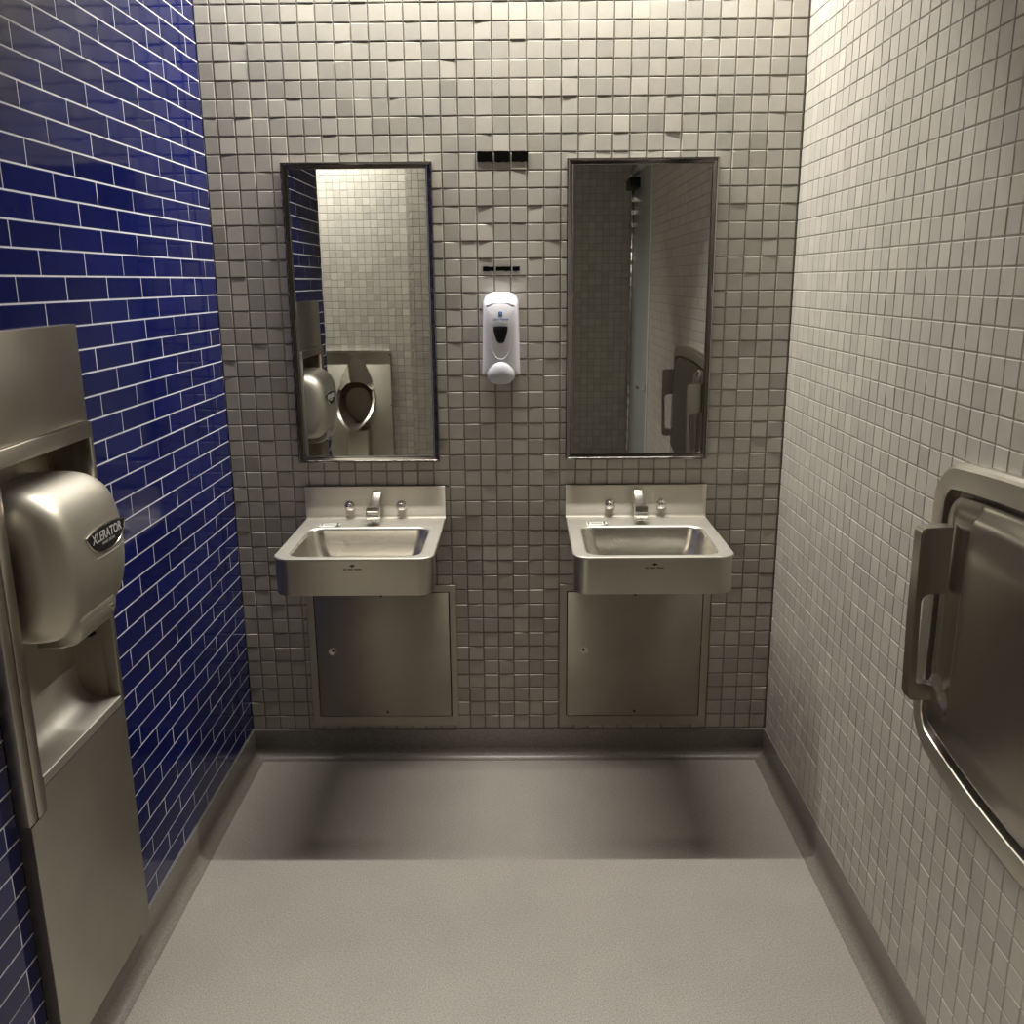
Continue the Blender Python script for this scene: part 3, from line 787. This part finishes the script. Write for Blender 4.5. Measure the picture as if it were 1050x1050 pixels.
# ------------------------------------------------------------------ baby changing station on the right wall
def make_station():
    yc, zc = -1.60, .975
    t = thing('changing_station', 'wide stainless steel baby changing station with grab handles on the right wall', 'changing station', (W, yc, zc))
    hw, hh = .462, .287
    arch_t, arch_b = .028, .053
    def outline(ins, r, k=8):
        pts = []
        base = rrect(-hw+ins, hw-ins, -hh+ins, hh-ins, max(r-ins, .008), k)
        # subdivide the long sides so that they can bow outwards
        dense = []
        for i, p in enumerate(base):
            q = base[(i+1) % len(base)]; dense.append(p)
            L = math.dist(p, q); n = int(L/.04)
            for j in range(1, n): dense.append((p[0]+(q[0]-p[0])*j/n, p[1]+(q[1]-p[1])*j/n))
        for y, z in dense:
            f = 1 - (y/hw)**2
            z2 = z + (arch_t if z > 0 else -arch_b)*f*min(1, abs(z)/(hh*.8))
            pts.append((y, z2))
        return pts
    def lp(ins, d, r=.085): return [(-d, y, z) for y, z in outline(ins, r)]
    n = len(lp(0, 0))
    # outer frame with a recess that holds the panel
    bm = bmesh.new()
    cut = [lp(0, .0), lp(0, .016), lp(.004, .0245), (lp(.010, .0275)), lp(.046, .0290), lp(.0485, .0285), lp(.050, .026), lp(.051, .001)]
    ns = {len(c) for c in cut}
    if len(ns) > 1:
        # equalise by resampling on the length
        def resamp(l, m=160):
            P = [Vector(p) for p in l] + [Vector(l[0])]
            # start at a fixed direction
            seg = [(P[i+1]-P[i]).length for i in range(len(P)-1)]; T = sum(seg); out = []; i = 0; acc = 0
            for k in range(m):
                d = T*k/m
                while acc + seg[i] < d: acc += seg[i]; i += 1
                out.append(P[i].lerp(P[i+1], (d-acc)/max(seg[i], 1e-9)))
            return out
        cut = [resamp(c) for c in cut]
    loft(bm, cut)
    obj('frame', bm, M['steel_station'], t, angle=18)
    # tray panel: pressed sheet with grip pockets at both ends
    bm = bmesh.new()
    NU, NV = 120, 60
    out = outline(.066, .085)
    ymax = hw-.066
    def zlim(y):
        r = .050
        f = 1 - (y/hw)**2
        top = hh-.062; bot = -hh+.064
        e = ymax-abs(y)
        c = 0 if e > r else r - math.sqrt(max(0, r*r-(r-e)**2))
        return bot - arch_b*f + c, top + arch_t*f - c
    sm = lambda a: max(0, min(1, a))**2*(3-2*max(0, min(1, a)))
    def depth(y, z, e):
        d = .022 + .020*sm(e/.035)                 # rounded outer edge
        d += .016*(1-(y/ymax)**2)*sm(e/.1)
        for s in (1, -1):
            yy = ymax - s*y if s*y > 0 else 9
            # pocket behind the grip: shallow, vertical inner wall
            wy = 1 - sm((yy-.118)/.018)
            wz = sm((z+.155-.02*math.cos(min(yy, .13)*18))/.02)
            d -= .016*wy*wz*sm(e/.03)
        return d
    grid = []
    for i in range(NU+1):
        a = -1 + 2*i/NU
        y = ymax*math.copysign(1-(1-abs(a))**1.35, a)
        zb, zt = zlim(y)
        row = []
        for j in range(NV+1):
            v = j/NV; v = .5-.5*math.cos(math.pi*v)*1.0
            z = zb + (zt-zb)*v
            e = min(ymax-abs(y), zt-z, z-zb)
            row.append(bm.verts.new((-depth(y, z, max(e, 0)), y, z)))
        grid.append(row)
    for i in range(NU):
        for j in range(NV): bm.faces.new((grid[i][j], grid[i+1][j], grid[i+1][j+1], grid[i][j+1]))
    # return edge to the wall so that the panel has thickness
    rim = [grid[i][0] for i in range(NU+1)] + [grid[NU][j] for j in range(1, NV+1)] + [grid[i][NV] for i in range(NU-1, -1, -1)] + [grid[0][j] for j in range(NV-1, 0, -1)]
    bk = [bm.verts.new((-.004, v.co.y, v.co.z)) for v in rim]
    for i in range(len(rim)): bm.faces.new((rim[i], rim[(i+1) % len(rim)], bk[(i+1) % len(rim)], bk[i]))
    obj('tray_panel', bm, M['steel_tray'], t, angle=50)
    # grips: D-shaped plate handles, solid upper block, open lower loop
    for s in (1, -1):
        yb = s*(hw - .103)
        za, zb_ = .182, -.169
        px0, px1 = -.034, -.094
        outer = [(px0, za), (px1+.010, za-.002), (px1+.003, za-.006), (px1, za-.014), (px1+.002, .0), (px1+.006, zb_+.012), (px1+.010, zb_+.003), (px1+.018, zb_), (px0, zb_+.001)]
        blk = [(px0, .052), (px1+.022, .052), (px1+.014, .046), (px1+.0125, .036)]
        inner = [(px1+.016, zb_+.040), (px1+.020, zb_+.035), (px0, zb_+.030)]
        prof = outer + inner[::-1] + blk[::-1]
        bm = bmesh.new()
        loft(bm, [[(x, yb + dy, z) for x, z in prof] for dy in (-.017, .017)], True, True, True)
        bmesh.ops.bevel(bm, geom=[e for e in bm.edges if abs(e.verts[0].co.y-e.verts[1].co.y) < 1e-6], offset=.0022, segments=2, affect='EDGES')
        obj('grip_handle', bm, M['steel_grip'], t, angle=40)
    return t
M['steel_station'] = steel('station_frame_steel', (.60, .565, .50), .36, (3, 3, 200), .012, aniso=.3)
M['steel_grip'] = steel('grip_steel', (.40, .375, .33), .28, (3, 3, 200), .008, aniso=.3)
M['steel_tray'] = steel('tray_steel', (.38, .355, .31), .25, (3, 3, 120), .012, aniso=.3)
make_station()

# ------------------------------------------------------------------ urinal on the wall behind the camera
def make_urinal():
    t = thing('urinal', 'stainless steel urinal with tall back panel, seen in the left mirror', 'urinal', (-.252, YU, .33))
    zo = .33
    obj('back_panel', bx((-.27, .0005, .01), (.245, .022, .785), .003), M['steel_panel'], t)
    bm = bmesh.new(); box(bm, (-.272, .0005, .785), (.247, .032, .797), .002)
    obj('top_ledge', bm, M['steel_polish'], t)
    for x, z in ((-.25,.765), (.24,.765), (.24,.40), (.24,.035)):
        bm = bmesh.new(); lathe(bm, [(0,.006), (.002,.005), (.0022,0)], (x, .022, z), (0,1,0), 10)
        obj('screw', bm, M['chrome'], t)
    # rim outline (x, z above floor) and how far it stands out
    half = [(.048, 1.070, .035), (.075, 1.010, .05), (.108, .940, .07), (.132, .860, .10), (.144, .790, .14), (.139, .730, .185), (.116, .672, .235), (.080, .625, .28), (.042, .592, .31), (.012, .578, .32)]
    rim = [(x, y, z-zo) for x, z, y in half] + [(-x, y, z-zo) for x, z, y in half[::-1]]
    n = len(rim)
    inner = []
    for x, y, z in rim:
        zz = z+zo
        if zz > .905: inner.append((x*.62, .05 + (.12-.05), .905-zo - .02*abs(x)/.1 + .012))
        else: inner.append((x*.84, y-.004, (z+zo-.74)*.90+.74-zo))
    bm = bmesh.new()
    loft(bm, [[(x*.9, .02, z*1.0 if z+zo > .7 else (z+zo-.7)*.8+.7-zo) for x, y, z in rim], [(x*1.0, y*.96, z) for x, y, z in rim]])
    obj('bowl', bm, M['steel_h'], t)
    bm = bmesh.new()
    loft(bm, [rim, [(x, y+.006, z) for x, y, z in [(a*.985, b, c) for a, b, c in rim]], inner])
    obj('rim', bm, M['steel_polish'], t)
    bm = bmesh.new()
    back = [(x*.75, .026, (z+zo-.76)*.8+.74-zo) for x, y, z in inner]
    loft(bm, [inner, [(x*.95, y*.6+.01, z) for x, y, z in inner], back], True, False, True)
    obj('bowl_interior', bm, M['steel_inner'], t)
    bm = bmesh.new(); box(bm, (-.082, .02, .0), (.082, .15, .235), .02, 3)
    obj('trap_cover', bm, M['steel_v'], t)
    return t
make_urinal()

# ------------------------------------------------------------------ camera
f, pit, yaw, rol, cx, h, d = 943.67, .24582, -.00946, -.00838, .93567, 1.60859, 2.9191
fw = Vector((math.sin(yaw)*math.cos(pit), math.cos(yaw)*math.cos(pit), -math.sin(pit)))
r = Vector((math.cos(yaw), -math.sin(yaw), 0)); u = r.cross(fw)
r2 = r*math.cos(rol) + u*math.sin(rol); u2 = -r*math.sin(rol) + u*math.cos(rol)
cam = bpy.data.cameras.new('camera'); cam.sensor_width = 36; cam.lens = f/1050*36; cam.clip_start = .02
co = bpy.data.objects.new('camera', cam); COL.objects.link(co)
mw = Matrix.Identity(4)
for i in range(3): mw[i][0], mw[i][1], mw[i][2] = r2[i], u2[i], -fw[i]
mw[0][3], mw[1][3], mw[2][3] = cx, -d, h
co.matrix_world = mw
SC.camera = co

# ------------------------------------------------------------------ world, view
w = bpy.data.worlds.new('world'); SC.world = w; w.use_nodes = True
w.node_tree.nodes['Background'].inputs['Color'].default_value = (.5, .48, .45, 1)
w.node_tree.nodes['Background'].inputs['Strength'].default_value = .0
SC.view_settings.view_transform = 'Standard'; SC.view_settings.look = 'None'
SC.view_settings.gamma = 1; SC.view_settings.use_curve_mapping = False
SC.view_settings.exposure = 0.0
SC.cycles.max_bounces = 10; SC.cycles.diffuse_bounces = 5; SC.cycles.glossy_bounces = 6
SC.cycles.sample_clamp_indirect = 6
SC.cycles.use_denoising = True
